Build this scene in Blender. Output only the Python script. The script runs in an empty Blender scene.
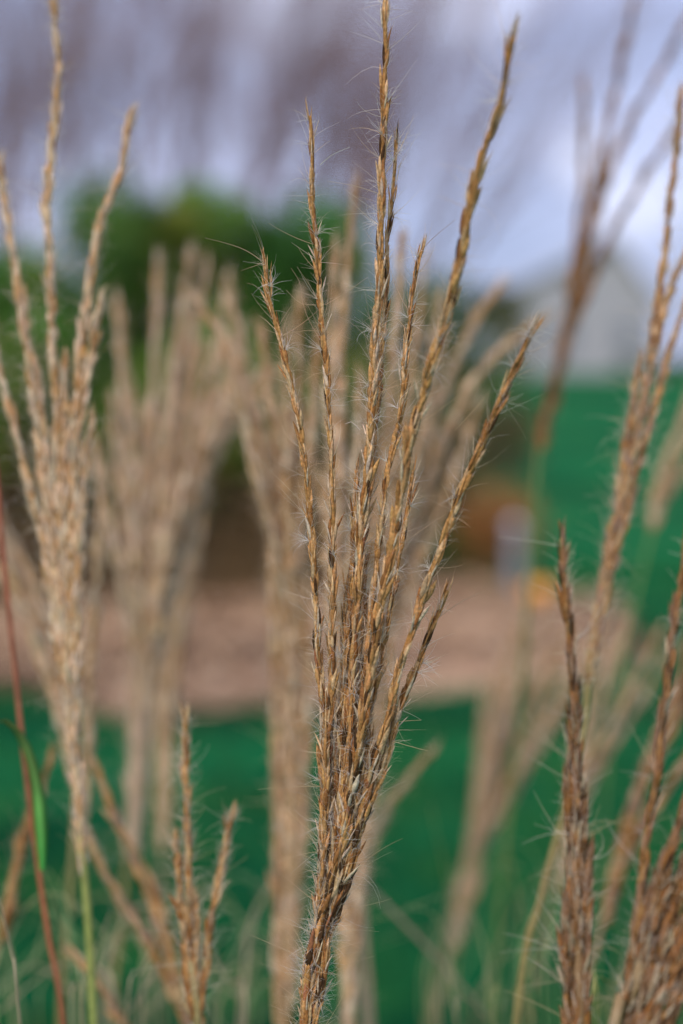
import bpy, math, random
import numpy as np
from mathutils import Vector, Matrix, noise

random.seed(7); rng = np.random.default_rng(7)
scene = bpy.context.scene
COL = scene.collection
R = math.radians

# ------------------------------------------------------------------ camera
CAM_H = 1.22; FPX = 1422.2; HORIZON = 360.0; FOCUS = 0.43
PITCH = math.atan((512 - HORIZON) / FPX)
cd = bpy.data.cameras.new('camera'); cam = bpy.data.objects.new('camera', cd); COL.objects.link(cam)
cam.location = (0, 0, CAM_H); cam.rotation_euler = (math.pi/2 - PITCH, 0, 0)
cd.sensor_fit = 'VERTICAL'; cd.sensor_height = 36; cd.sensor_width = 24; cd.lens = 50
cd.clip_start = 0.02; cd.clip_end = 3000
cd.dof.use_dof = True; cd.dof.focus_distance = FOCUS; cd.dof.aperture_fstop = 3.9; cd.dof.aperture_blades = 0
scene.camera = cam
_f = Vector((0, math.cos(PITCH), -math.sin(PITCH))); _u = Vector((0, math.sin(PITCH), math.cos(PITCH))); _r = Vector((1, 0, 0))
O = Vector((0, 0, CAM_H))
def P(u, v, d):
    """a point of the place, measured as direction + distance from the tripod"""
    return O + _f*d + _r*((u-341.5)/FPX*d) + _u*((512-v)/FPX*d)
def G(u, v, z=0.0):
    dr = _f + _r*((u-341.5)/FPX) + _u*((512-v)/FPX)
    t = (z-CAM_H)/dr.z
    return O + dr*t

# ------------------------------------------------------------------ helpers
class MB:
    def __init__(s): s.v = []; s.f = []; s.c = []
    def add(s, verts, faces, col):
        n = len(s.v); s.v.extend(verts); s.f.extend([tuple(i+n for i in f) for f in faces])
        if isinstance(col, list): s.c.extend(col)
        else: s.c.extend([col]*len(verts))
    def tube(s, pts, rad, col, sides=6, cap=True):
        n = len(pts)
        if n < 2: return
        base = len(s.v); t = (pts[1]-pts[0]).normalized()
        a = t.orthogonal().normalized(); 
        for i, p in enumerate(pts):
            if i == 0: t = pts[1]-pts[0]
            elif i == n-1: t = pts[-1]-pts[-2]
            else: t = pts[i+1]-pts[i-1]
            if t.length < 1e-9: t = Vector((0,0,1))
            t.normalize(); a = (a - t*a.dot(t))
            a = a.normalized() if a.length > 1e-6 else t.orthogonal().normalized()
            b = t.cross(a); r = rad[i] if isinstance(rad, (list, tuple)) else rad
            for k in range(sides):
                th = 2*math.pi*k/sides
                s.v.append(p + a*(math.cos(th)*r) + b*(math.sin(th)*r))
                s.c.append(col[i] if isinstance(col, list) else col)
        for i in range(n-1):
            for k in range(sides):
                k2 = (k+1) % sides
                s.f.append((base+i*sides+k, base+i*sides+k2, base+(i+1)*sides+k2, base+(i+1)*sides+k))
        if cap:
            s.f.append(tuple(base+k for k in reversed(range(sides))))
            s.f.append(tuple(base+(n-1)*sides+k for k in range(sides)))
    def box(s, c, h, col, rot=None):
        vs = []
        for x in (-1,1):
            for y in (-1,1):
                for z in (-1,1):
                    p = Vector((x*h[0], y*h[1], z*h[2]))
                    if rot is not None: p = rot @ p
                    vs.append(Vector(c)+p)
        s.add(vs, [(0,1,3,2),(4,6,7,5),(0,4,5,1),(2,3,7,6),(0,2,6,4),(1,5,7,3)], col)
    def build(s, name, m, parent=None, smooth=True):
        me = bpy.data.meshes.new(name)
        org = parent.matrix_world.translation if parent is not None else Vector((0,0,0))
        off = Vector(parent['_o']) if parent is not None and '_o' in parent else Vector((0,0,0))
        V = np.array([tuple(p) for p in s.v], dtype=np.float64) - np.array(tuple(off))
        me.from_pydata(V.tolist(), [], s.f)
        a = me.color_attributes.new('Col', 'FLOAT_COLOR', 'POINT')
        C = np.ones((len(s.v), 4), dtype=np.float32)
        C[:, :3] = np.array([tuple(c)[:3] for c in s.c])
        a.data.foreach_set('color', C.ravel())
        if smooth: me.polygons.foreach_set('use_smooth', [True]*len(me.polygons))
        me.materials.append(m); me.update()
        o = bpy.data.objects.new(name, me); COL.objects.link(o)
        if parent is not None:
            o.parent = parent
            if '_o' in parent: o['_o'] = tuple(parent['_o'])
        return o

def empty(name, loc):
    o = bpy.data.objects.new(name, None); COL.objects.link(o); o.location = loc; o['_o'] = tuple(loc)
    o.empty_display_size = 0.02
    return o
def tag(o, label=None, cat=None, group=None, kind=None):
    if label: o['label'] = label
    if cat: o['category'] = cat
    if group: o['group'] = group
    if kind: o['kind'] = kind
    return o

def smooth(pts, step):
    """Catmull-Rom through pts, resampled evenly"""
    P0 = [pts[0]*2-pts[1]] + list(pts) + [pts[-1]*2-pts[-2]]
    out = []
    for i in range(1, len(P0)-2):
        a, b, c, d = P0[i-1:i+3]
        for k in range(14):
            t = k/14
            out.append(0.5*((2*b)+(c-a)*t+(2*a-5*b+4*c-d)*t*t+(3*b-a-3*c+d)*t**3))
    out.append(pts[-1].copy())
    L = [0]
    for i in range(1, len(out)): L.append(L[-1]+(out[i]-out[i-1]).length)
    n = max(3, int(L[-1]/step)); res = []; j = 0
    for k in range(n+1):
        s = L[-1]*k/n
        while j < len(L)-2 and L[j+1] < s: j += 1
        w = (s-L[j])/max(1e-9, L[j+1]-L[j])
        res.append(out[j].lerp(out[j+1], min(1, max(0, w))))
    return res, L[-1]

def rv(s=1.0):
    return Vector((random.gauss(0,1), random.gauss(0,1), random.gauss(0,1)))*s
def jit(c, s):
    k = 1+random.uniform(-s, s); return (max(0,c[0]*k*(1+random.uniform(-.06,.06))), max(0,c[1]*k), max(0,c[2]*k*(1+random.uniform(-.08,.08))))

# ------------------------------------------------------------------ materials
def nt(name):
    m = bpy.data.materials.new(name); m.use_nodes = True; t = m.node_tree; t.nodes.clear()
    return m, t, (lambda k: t.nodes.new(k)), (lambda a, b: t.links.new(a, b))
def plant_mat(name, rough=.6, translucent=.25, noise_scale=900, var=.35, coord='Object', spec=.3, bump=0.0):
    m, t, N, L = nt(name)
    out = N('ShaderNodeOutputMaterial'); bs = N('ShaderNodeBsdfPrincipled'); at = N('ShaderNodeAttribute'); at.attribute_name = 'Col'
    tc = N('ShaderNodeTexCoord'); no = N('ShaderNodeTexNoise'); no.inputs['Scale'].default_value = noise_scale; no.inputs['Detail'].default_value = 3
    mr = N('ShaderNodeMapRange'); mr.inputs['From Min'].default_value = .3; mr.inputs['From Max'].default_value = .7
    mr.inputs['To Min'].default_value = 1-var; mr.inputs['To Max'].default_value = 1+var
    mx = N('ShaderNodeVectorMath'); mx.operation = 'SCALE'
    L(tc.outputs[coord], no.inputs['Vector']); L(no.outputs['Fac'], mr.inputs['Value'])
    L(at.outputs['Color'], mx.inputs[0]); L(mr.outputs[0], mx.inputs['Scale'])
    L(mx.outputs[0], bs.inputs['Base Color']); bs.inputs['Roughness'].default_value = rough
    bs.inputs['Specular IOR Level'].default_value = spec
    if bump:
        bp = N('ShaderNodeBump'); bp.inputs['Strength'].default_value = bump; bp.inputs['Distance'].default_value = .0003
        L(no.outputs['Fac'], bp.inputs['Height']); L(bp.outputs[0], bs.inputs['Normal'])
    if translucent > 0:
        tr = N('ShaderNodeBsdfTranslucent'); mi = N('ShaderNodeMixShader'); mi.inputs[0].default_value = translucent
        L(mx.outputs[0], tr.inputs['Color']); L(bs.outputs[0], mi.inputs[1]); L(tr.outputs[0], mi.inputs[2]); L(mi.outputs[0], out.inputs['Surface'])
    else: L(bs.outputs[0], out.inputs['Surface'])
    return m
M_HUSK = plant_mat('dry_husk', .6, .2, 1100, .38, spec=.06, bump=.5)
M_STEM = plant_mat('grass_stem', .45, .12, 300, .2)
M_HAIR = plant_mat('silky_hair', .4, .45, 200, .1)
M_LEAF = plant_mat('grass_leaf', .6, .35, 60, .2, spec=.12)
M_FOL = plant_mat('shrub_foliage', .55, .3, 6, .4)
M_BARK = plant_mat('bark', .9, 0, 25, .35)
M_TWIG = plant_mat('bare_twigs', .85, 0, 3, .3)
M_PAINT = plant_mat('weathered_surface', .7, 0, 2.5, .12)
M_SMALL = plant_mat('garden_surface', .6, 0, 30, .15)

def ground_mat(name, c1, c2, c3, s1, s2, rough=.9, stretch=(1,1,1), sheen=0):
    m, t, N, L = nt(name)
    out = N('ShaderNodeOutputMaterial'); bs = N('ShaderNodeBsdfPrincipled'); tc = N('ShaderNodeTexCoord')
    mp = N('ShaderNodeMapping'); mp.inputs['Scale'].default_value = stretch
    L(tc.outputs['Object'], mp.inputs['Vector'])
    n1 = N('ShaderNodeTexNoise'); n1.inputs['Scale'].default_value = s1; n1.inputs['Detail'].default_value = 5
    n2 = N('ShaderNodeTexNoise'); n2.inputs['Scale'].default_value = s2; n2.inputs['Detail'].default_value = 6
    L(mp.outputs[0], n1.inputs['Vector']); L(tc.outputs['Object'], n2.inputs['Vector'])
    r1 = N('ShaderNodeValToRGB'); r1.color_ramp.elements[0].position = .41; r1.color_ramp.elements[1].position = .60
    r1.color_ramp.elements[0].color = (*c1, 1); r1.color_ramp.elements[1].color = (*c2, 1)
    L(n1.outputs['Fac'], r1.inputs[0])
    mi = N('ShaderNodeMix'); mi.data_type = 'RGBA'; mi.inputs[7].default_value = (*c3, 1)
    r2 = N('ShaderNodeMapRange'); r2.inputs['From Min'].default_value = .45; r2.inputs['From Max'].default_value = .75
    L(n2.outputs['Fac'], r2.inputs['Value']); L(r2.outputs[0], mi.inputs[0]); L(r1.outputs[0], mi.inputs[6])
    L(mi.outputs[2], bs.inputs['Base Color']); bs.inputs['Roughness'].default_value = rough; bs.inputs['Specular IOR Level'].default_value = 0
    bs.inputs['Sheen Weight'].default_value = sheen; bs.inputs['Sheen Roughness'].default_value = .5; bs.inputs['Sheen Tint'].default_value = (.35,1,.6,1)
    bp = N('ShaderNodeBump'); bp.inputs['Strength'].default_value = .6; bp.inputs['Distance'].default_value = .02
    L(n2.outputs['Fac'], bp.inputs['Height']); L(bp.outputs[0], bs.inputs['Normal'])
    L(bs.outputs[0], out.inputs['Surface'])
    return m
M_LAWN = ground_mat('lawn', (.002,.032,.012), (.005,.135,.042), (.030,.12,.022), .55, 3.5, stretch=(.4,1.6,1), sheen=.06)
M_MULCH = ground_mat('wood_mulch', (.10,.055,.036), (.46,.30,.19), (.09,.05,.035), .75, 4, stretch=(.7,2,1))

# ------------------------------------------------------------------ sky and sun
SUN_EL, SUN_AZ = R(48), R(205)      # compass-like: 0 = +Y, clockwise
w = bpy.data.worlds.new('World'); scene.world = w; w.use_nodes = True
t = w.node_tree; t.nodes.clear(); N = lambda k: t.nodes.new(k); L = lambda a, b: t.links.new(a, b)
wo = N('ShaderNodeOutputWorld'); bg = N('ShaderNodeBackground'); bg.inputs['Strength'].default_value = .135
sk = N('ShaderNodeTexSky'); sk.sky_type = 'NISHITA'; sk.sun_disc = False; sk.sun_elevation = SUN_EL; sk.sun_rotation = SUN_AZ
tc = N('ShaderNodeTexCoord'); sx = N('ShaderNodeSeparateXYZ'); L(tc.outputs['Generated'], sx.inputs[0])
mp = N('ShaderNodeMapping'); mp.inputs['Scale'].default_value = (2.0, 2.0, 5.0); mp.inputs['Rotation'].default_value = (0, R(18), 0); L(tc.outputs['Generated'], mp.inputs['Vector'])
cn = N('ShaderNodeTexNoise'); cn.inputs['Scale'].default_value = 2.0; cn.inputs['Detail'].default_value = 4; cn.inputs['Distortion'].default_value = .4; L(mp.outputs[0], cn.inputs['Vector'])
cr = N('ShaderNodeValToRGB'); e = cr.color_ramp.elements
e[0].position = .36; e[0].color = (2.75, 3.25, 5.2, 1); e[1].position = .62; e[1].color = (4.5, 4.95, 7.3, 1)
L(cn.outputs['Fac'], cr.inputs[0])
# breaks in the cloud, brighter
def lobe(u, v, k, prev):
    d = (P(u, v, 1)-O).normalized()
    dp = N('ShaderNodeVectorMath'); dp.operation = 'DOT_PRODUCT'; nm = N('ShaderNodeVectorMath'); nm.operation = 'NORMALIZE'
    L(tc.outputs['Generated'], nm.inputs[0]); L(nm.outputs[0], dp.inputs[0]); dp.inputs[1].default_value = d
    mr = N('ShaderNodeMapRange'); mr.interpolation_type = 'SMOOTHSTEP'
    mr.inputs['From Min'].default_value = math.cos(k); mr.inputs['From Max'].default_value = 1; L(dp.outputs['Value'], mr.inputs['Value'])
    if prev is None: return mr.outputs[0]
    mx = N('ShaderNodeMath'); mx.operation = 'MAXIMUM'; L(prev, mx.inputs[0]); L(mr.outputs[0], mx.inputs[1]); return mx.outputs[0]
lb = None
for a in ((588,160,.030),(622,205,.034),(655,200,.03),(300,-60,.10),(470,-40,.07)): lb = lobe(*a, lb)
m2 = N('ShaderNodeMix'); m2.data_type = 'RGBA'; L(lb, m2.inputs[0]); L(cr.outputs[0], m2.inputs[6]); m2.inputs[7].default_value = (5.9, 6.2, 8.2, 1)
# overcast skies brighten towards the zenith
zr = N('ShaderNodeMapRange'); zr.inputs['From Min'].default_value = .22; zr.inputs['From Max'].default_value = 1; zr.inputs['To Min'].default_value = 1; zr.inputs['To Max'].default_value = 1.7
L(sx.outputs['Z'], zr.inputs['Value'])
sc_ = N('ShaderNodeVectorMath'); sc_.operation = 'SCALE'; L(m2.outputs[2], sc_.inputs[0]); L(zr.outputs[0], sc_.inputs['Scale'])
m3 = N('ShaderNodeMix'); m3.data_type = 'RGBA'; m3.inputs[0].default_value = .88; L(sk.outputs[0], m3.inputs[6]); L(sc_.outputs[0], m3.inputs[7])
L(m3.outputs[2], bg.inputs['Color']); L(bg.outputs[0], wo.inputs['Surface'])

sd = bpy.data.lights.new('sun', 'SUN'); sd.energy = 2.7; sd.angle = R(28); sd.color = (1, .88, .69)
so = bpy.data.objects.new('sun', sd); COL.objects.link(so); so.location = (0,0,8)
sdir = Vector((math.sin(SUN_AZ)*math.cos(SUN_EL), math.cos(SUN_AZ)*math.cos(SUN_EL), math.sin(SUN_EL)))
so.rotation_euler = sdir.to_track_quat('Z', 'Y').to_euler()
vs = scene.view_settings; vs.view_transform = 'Standard'; vs.look = 'None'; vs.gamma = 1; vs.exposure = .12; vs.use_curve_mapping = False
scene.cycles.use_denoising = True
try: scene.cycles.denoiser = 'OPENIMAGEDENOISE'
except Exception: pass
scene.cycles.max_bounces = 6; scene.cycles.transparent_max_bounces = 4

# ------------------------------------------------------------------ lawn and mulch bed
def ground_z(x, y):
    s = min(1, max(0, (y-14)/46)); return .62*s*s*(3-2*s)
mb = MB()
xs = [-1500,-400,-120,-60,-30,-15,-8,-4,-2,0,2,4,8,15,30,60,120,400,1500]
ys = [-1500,-200,-40,-8,-2,0,2,4,6,8,10,12,14,17,20,24,28,32,37,42,48,54,60,80,120,250,600,1800]
for y in ys:
    for x in xs: mb.v.append(Vector((x,y,ground_z(x,y)))); mb.c.append((1,1,1))
nx = len(xs)
for j in range(len(ys)-1):
    for i in range(nx-1): mb.f.append((j*nx+i, j*nx+i+1, (j+1)*nx+i+1, (j+1)*nx+i))
tag(mb.build('lawn', M_LAWN), kind='structure')

bed = [(-260,668),(-120,684),(0,703),(90,714),(200,716),(300,716),(380,708),(430,694),(490,690),(550,692),(600,688),(636,668),(652,642),(640,616),(600,596),(560,588),(500,584),(440,575),(380,572),(300,575),(150,575),(0,575),(-260,575)]
bp_, _ = smooth([G(*p, 0.0) for p in bed]+[G(*bed[0], 0.0)], .25)
bp_ = bp_[:-1]
bp_ = [p + Vector((noise.noise(p*1.7), noise.noise(p*1.7+Vector((9,0,0))), 0))*.34 for p in bp_]
cen = sum(bp_, Vector())/len(bp_)
mb = MB(); n = len(bp_)
rings = (1, .985, .93, .6)
for k in rings:
    for p in bp_:
        q = cen.lerp(p, k); q.z = .004 if k == 1 else .004+.035*(1-k if k < .9 else (1-k)*4)+(.02 if k<.95 else 0); mb.v.append(q); mb.c.append((1,1,1))
mb.v.append(cen+Vector((0,0,.05))); mb.c.append((1,1,1))
for a in range(len(rings)-1):
    for i in range(n): mb.f.append((a*n+i, a*n+(i+1)%n, (a+1)*n+(i+1)%n, (a+1)*n+i))
for i in range(n): mb.f.append(((len(rings)-1)*n+i, (len(rings)-1)*n+(i+1)%n, len(rings)*n))
tag(mb.build('mulch_bed', M_MULCH), kind='structure')
def inbed(x, y, k=1.0):
    c = False; j = n-1
    for i in range(n):
        a = cen.lerp(bp_[i], k); b = cen.lerp(bp_[j], k)
        if (a.y > y) != (b.y > y) and x < (b.x-a.x)*(y-a.y)/(b.y-a.y)+a.x: c = not c
        j = i
    return c
mb = MB(); k = 0
while k < 2600:
    x = random.uniform(-4.2, 2.2); y = random.uniform(4.2, 10)
    if not inbed(x, y, .97): continue
    k += 1; rot = Matrix.Rotation(random.uniform(0,6.28),3,'Z') @ Matrix.Rotation(random.gauss(0,.25),3,'X') @ Matrix.Rotation(random.gauss(0,.25),3,'Y')
    l = random.uniform(.012,.045)
    mb.box((x,y,.055+random.uniform(-.004,.012)), (l, random.uniform(.005,.013), .003), jit(random.choice([(.48,.32,.19),(.3,.18,.10),(.58,.42,.27),(.22,.13,.07)]), .2), rot)
tag(mb.build('mulch_chips', M_SMALL, smooth=False), 'tan and brown wood chips strewn over the garden bed', 'mulch', kind='stuff')

# lawn grass blades, short turf
mb = MB()
for k in range(60000):
    y = 1.5+7.5*random.random()**1.2; x = random.uniform(-.42*y-.3, .42*y+.3)
    if inbed(x, y, 1.0) and not (inbed(x, y, 1.0) and not inbed(x, y, .93) and noise.noise(Vector((x*2.3,y*3,1))) > .02): continue
    cl = noise.noise(Vector((x*.9,y*1.1,4)))+.5*noise.noise(Vector((x*3.1,y*3.3,9))); h = random.uniform(.025,.055)*(1+.7*max(0,cl)); a = random.uniform(0,6.28); wv = Vector((math.cos(a),math.sin(a),0))*.0016
    ln = Vector((random.gauss(0,.4),random.gauss(0,.4),1))*h; p = Vector((x,y,0)); c = jit((.004+.03*max(0,cl),.10*(1+.9*cl),.034*(1+.5*cl)), .5)
    if random.random() < .04+.25*max(0,-cl-.15): c = jit((.10,.16,.06), .2)
    mb.add([p-wv, p+wv, p+ln*.55+wv*.8, p+ln+Vector((ln.x,ln.y,-.2*h))*.4, p+ln*.55-wv*.8], [(0,1,2,3,4)], c)
tag(mb.build('turf_grass', M_LEAF), 'short green turf covering the lawn around the garden bed', 'grass', kind='stuff')

# ------------------------------------------------------------------ bare trees
def bare_tree(x, y, h, lean, spread, label, seed, col, n0=7, dense=1.0):
    random.seed(seed)
    root = empty('bare_tree', (x, y, ground_z(x,y))); base = root.location.copy()
    tr = MB(); cr_ = MB()
    fork = base + Vector((lean*.08*h, 0, h*.16))
    pts, _ = smooth([base-Vector((0,0,.05)), base.lerp(fork,.5)+rv(.02), fork], .12)
    tr.tube(pts, [.075*(1-.35*i/len(pts)) for i in range(len(pts))], jit(col,.1), 8)
    tr.build('trunk', M_BARK, root)
    def grow(p, d, ln, r, lvl):
        k = 5; q = [p.copy()]; dd = d.copy()
        for i in range(k):
            dd = (dd + rv(.10) + Vector((lean*.06, 0, .05))).normalized(); q.append(q[-1]+dd*(ln/k))
        cr_.tube(q, [r*(1-.6*i/k) for i in range(k+1)], jit(col,.25), 5 if lvl < 2 else 3, cap=False)
        if lvl >= 4: return
        m = {0:5, 1:3.8, 2:3.2, 3:2.6}[lvl]
        for j in range(int(m*dense+random.random())):
            f = random.uniform(.4 if lvl == 0 else .2,1); i = min(k-1, int(f*k)); b = q[i].lerp(q[i+1], f*k-i)
            ax = (dd.cross(rv())).normalized()
            nd = (Matrix.Rotation(random.uniform(.14,.55), 3, ax) @ dd); nd = (nd+Vector((lean*.14,0,.24))).normalized()
            grow(b, nd, ln*random.uniform(.45,.68), max(.0020, r*.42), lvl+1)
    n0 = 11
    for j in range(n0):
        a = 6.283*j/n0 + random.uniform(-.3,.3)
        q_ = random.uniform(.5,1.7); d = Vector((math.cos(a)*spread*q_+lean*.55, math.sin(a)*spread*q_, 1)).normalized()
        grow(fork.copy(), d, h*random.uniform(.40,.62), .021, 0)
    cr_.build('crown', M_TWIG, root)
    tag(root, label, 'tree', 'bare trees behind the shrubs')
def px_at(u, y): return (u-341.5)/FPX*y
TC = (.22,.10,.055)
bare_tree(px_at(-60,13), 13, 5.6, .35, .42, 'bare brown tree at the far left edge of the photo', 11, TC)
bare_tree(px_at(95,15), 15, 6.4, .4, .36, 'bare purplish tree rising above the darkest part of the shrub on the left', 12, TC)
bare_tree(px_at(205,12.5), 12.5, 5.4, .45, .34, 'bare russet tree with the densest twigs, behind the left shrub top', 13, (.19,.09,.07), dense=1.05)
bare_tree(px_at(350,14.5), 14.5, 6.0, .6, .30, 'bare tree behind the central seed head leaning to the right', 14, TC, dense=.85)
bare_tree(px_at(20,20), 20, 7.6, .0, .34, 'taller bare tree farther back at upper left', 15, (.18,.12,.12))
bare_tree(px_at(300,21), 21, 7.0, .3, .34, 'faint bare tree farther back above the middle of the shrubs', 16, (.18,.12,.12), dense=.9)

# ------------------------------------------------------------------ evergreen shrubs
def shrub(u, y, rx, ry, top, low, label, seed, col, nl=34000, brown=4500):
    random.seed(seed); x = px_at(u, y)
    root = empty('evergreen_shrub', (x,y,0)); fo = MB(); tw = MB(); st = MB()
    lobes = []
    for k in range(44):
        a = random.uniform(0,6.28); r = random.random()**.6
        z = random.uniform(low, top*.93); e_ = math.sqrt(max(.05, 1-((z-low*.9)/(top-low*.9))**2.2))
        lobes.append((Vector((x+math.cos(a)*rx*r*e_, y+math.sin(a)*ry*r*e_, z)), random.uniform(.13,.30), random.choice([(.5,.6,.6),(.8,.8,.8),(1,1,1),(1.35,1.2,1),(1.9,1.0,1.0),(2.2,.75,.9)])))
    lobes += [(Vector((x+random.uniform(-.6,.6)*rx, y, top-random.uniform(.1,.4))), random.uniform(.10,.2), (1,1,1)) for _ in range(7)]
    for k in range(nl):
        c, rr, br = random.choice(lobes); d = rv().normalized(); p = c + d*rr*random.uniform(.6,1.08)
        if p.z < low*.75: continue
        s = random.uniform(.012,.03); a = rv().normalized(); b = a.cross(d+rv(.4)).normalized()
        cc = jit((col[0]*br[0], col[1]*br[1], col[2]*br[2]), .4)
        s *= 1.15; fo.add([p-a*s*.35, p+b*s*1.6-a*s*.1, p+b*s*2.6, p+a*s*.35+b*s*.6], [(0,1,2,3)], cc)
    for k in range(brown):
        a = random.uniform(0,6.28); r = random.random()**.5; z = random.uniform(.05, low+.35)
        p = Vector((x+math.cos(a)*rx*.9*r, y+math.sin(a)*ry*.9*r, z)); d = (rv()+Vector((math.cos(a)*.6, math.sin(a)*.6, .9))).normalized()
        tw.tube([p, p+d*random.uniform(.06,.2)], [.006,.002], jit((.22,.15,.075), .4), 3, cap=False)
    for j in range(7):
        a = random.uniform(0,6.28); q = Vector((x+math.cos(a)*.12, y+math.sin(a)*.12, 0)); e2 = Vector((x+math.cos(a)*rx*.7, y+math.sin(a)*ry*.7, low+.5))
        pts, _ = smooth([q, q.lerp(e2,.4)+Vector((0,0,.1))+rv(.03), e2], .1)
        st.tube(pts, [.03*(1-.6*i/len(pts)) for i in range(len(pts))], jit((.12,.08,.06),.2), 6)
    fo.build('foliage', M_FOL, root, smooth=False); tw.build('dead_twigs', M_TWIG, root); st.build('stem', M_BARK, root)
    tag(root, label, 'shrub', 'evergreen shrubs behind the mulch bed')
SG = (.085,.25,.040)
shrub(0, 7.3, .68, .5, 1.72, .48, 'dense green shrub at the left edge, lowest and darkest of the near shrubs', 21, SG)
shrub(165, 7.4, .74, .5, 2.10, .52, 'tallest dense green shrub, with a pointed olive top left of the central seed head', 22, (.13,.26,.035))
shrub(290, 7.5, .60, .5, 2.0, .46, 'dense green shrub directly behind the central seed head', 23, SG)
shrub(405, 8.4, .5, .45, 1.72, .40, 'olive green shrub right of the central seed head, beside the rust brown shrub', 24, (.09,.19,.05), nl=11000, brown=2000)
shrub(490, 15.0, .55, .5, 2.0, .3, 'small olive shrub with a rounded top left of the grey building', 25, (.12,.19,.045), nl=9000, brown=1200)

# ------------------------------------------------------------------ grey barn-like house far across the lawn
def house():
    D = 60.0; s = D/FPX; z0 = ground_z(0, D)
    X = lambda u: (u-341.5)*s
    Z = lambda v: CAM_H + (HORIZON-v)*s
    root = empty('grey_house', (X(590), D, z0))
    dep = 9.0
    prof = [(X(508), z0-.1), (X(652), z0-.1), (X(652), Z(300)), (X(610), Z(243)), (X(508), Z(292))]
    w_ = MB(); m_ = len(prof)
    for yy in (D, D+dep):
        for (x, z) in prof: w_.v.append(Vector((x,yy,z))); w_.c.append((.37,.37,.39))
    w_.f.append(tuple(reversed(range(m_)))); w_.f.append(tuple(range(m_, 2*m_)))
    for i in range(m_): w_.f.append((i, (i+1)%m_, m_+(i+1)%m_, m_+i))
    w_.build('wall', M_PAINT, root, smooth=False)
    r_ = MB()
    for (a, b) in ((prof[4], prof[3]), (prof[3], prof[2])):
        va = Vector((a[0],0,a[1])); vb = Vector((b[0],0,b[1])); dn = (vb-va).normalized(); nn = Vector((-dn.z,0,dn.x))
        if a is prof[4]: va = va-dn*.35
        else: vb = vb+dn*.35
        vv = []
        for yy in (D-.3, D+dep+.3):
            for q in (va+nn*.01, vb+nn*.01, vb+nn*.16, va+nn*.16): vv.append(Vector((q.x, yy, q.z)))
        r_.add(vv, [(3,2,1,0),(4,5,6,7),(0,1,5,4),(1,2,6,5),(2,3,7,6),(3,0,4,7)], (.40,.40,.43))
    r_.build('roof', M_PAINT, root, smooth=False)
    for (u, v, ww, hh) in ((560,335,.5,.6),(625,335,.45,.6)):
        f = MB(); f.box((X(u), D-.03, Z(v)), (ww+.1, .05, hh+.1), (.42,.42,.44)); fo = f.build('window', M_PAINT, root, smooth=False)
        g = MB(); g.box((X(u), D-.06, Z(v)), (ww, .05, hh), (.20,.22,.25)); g.build('pane', M_SMALL, fo, smooth=False)
    tag(root, 'pale grey house with a long sloping roof far across the lawn', 'house')
house()
# low hedge beside it
def bush(u, y, rx, h, name, label, col, seed, nl=6000, cat='bush', group=None):
    random.seed(seed); x = px_at(u, y); z0 = ground_z(x,y); root = empty(name, (x,y,z0)); f = MB(); st = MB()
    lobes = [(Vector((x+random.uniform(-rx,rx)*.8, y+random.uniform(-rx,rx)*.4, z0+h*random.uniform(.35,.75))), h*random.uniform(.25,.4)) for _ in range(10)]
    for k in range(nl):
        c, rr = random.choice(lobes); d = rv().normalized(); p = c+Vector((d.x*rr*1.3, d.y*rr, d.z*rr))*random.uniform(.5,1.08); p.z = max(z0+.01, p.z)
        s = h*random.uniform(.02,.045); a = rv().normalized(); b = a.cross(rv()).normalized()
        f.add([p-a*s*.4, p+b*s*1.3, p+b*s*2.0, p+a*s*.4+b*s*.5], [(0,1,2,3)], jit(col,.4))
    for j in range(6):
        q = Vector((x+random.uniform(-.2,.2)*rx, y, z0)); st.tube([q, q+Vector((random.uniform(-.4,.4)*rx,0,h*.6))], [h*.03,h*.012], (.14,.09,.06), 5)
    f.build('foliage', M_FOL, root, smooth=False); st.build('stem', M_BARK, root)
    tag(root, label, cat, group)
bush(642, 50, 1.0, .75, 'low_bush', 'dark green low bush at the right foot of the grey house', (.02,.08,.03), 31)
bush(680, 52, 1.0, .8, 'low_bush', 'low brownish bush at the right edge of the photo beyond the lawn', (.14,.09,.05), 32)
bush(496, 7.75, .12, .56, 'rusty_shrub', 'small rust brown shrub standing behind the short grey post', (.42,.19,.06), 33, 3500, 'shrub')
bush(470, 7.8, .2, .36, 'leafy_perennial', 'small leafy green plant left of the rust brown shrub', (.06,.15,.03), 34, 3500, 'plant')

# short grey post and gourd on the mulch
gp = G(513, 598); root = empty('garden_post', (gp.x, gp.y, 0))
m_ = MB(); h = .42
for (a, b, r0) in ((.03, h-.06, .027),):
    m_.box((gp.x, gp.y, (a+b)/2), (r0, r0, (b-a)/2), (.26,.285,.33))
m_.build('post', M_SMALL, root, smooth=False)
m_ = MB(); hh = .034; c = Vector((gp.x, gp.y, h-.058))
m_.add([c+Vector((sx_*hh, sy*hh, 0)) for sx_, sy in ((-1,-1),(1,-1),(1,1),(-1,1))]+[c+Vector((sx_*hh, sy*hh, .015)) for sx_, sy in ((-1,-1),(1,-1),(1,1),(-1,1))]+[c+Vector((0,0,.055))],
       [(3,2,1,0),(0,1,5,4),(1,2,6,5),(2,3,7,6),(3,0,4,7),(4,5,8),(5,6,8),(6,7,8),(7,4,8)], (.46,.49,.56))
m_.build('cap', M_SMALL, root, smooth=False)
tag(root, 'short grey square post standing in the mulch bed', 'post')
gq = G(538, 610); root = empty('orange_gourd', (gq.x, gq.y, .04)); m_ = MB(); nr, ns = 9, 30
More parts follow.
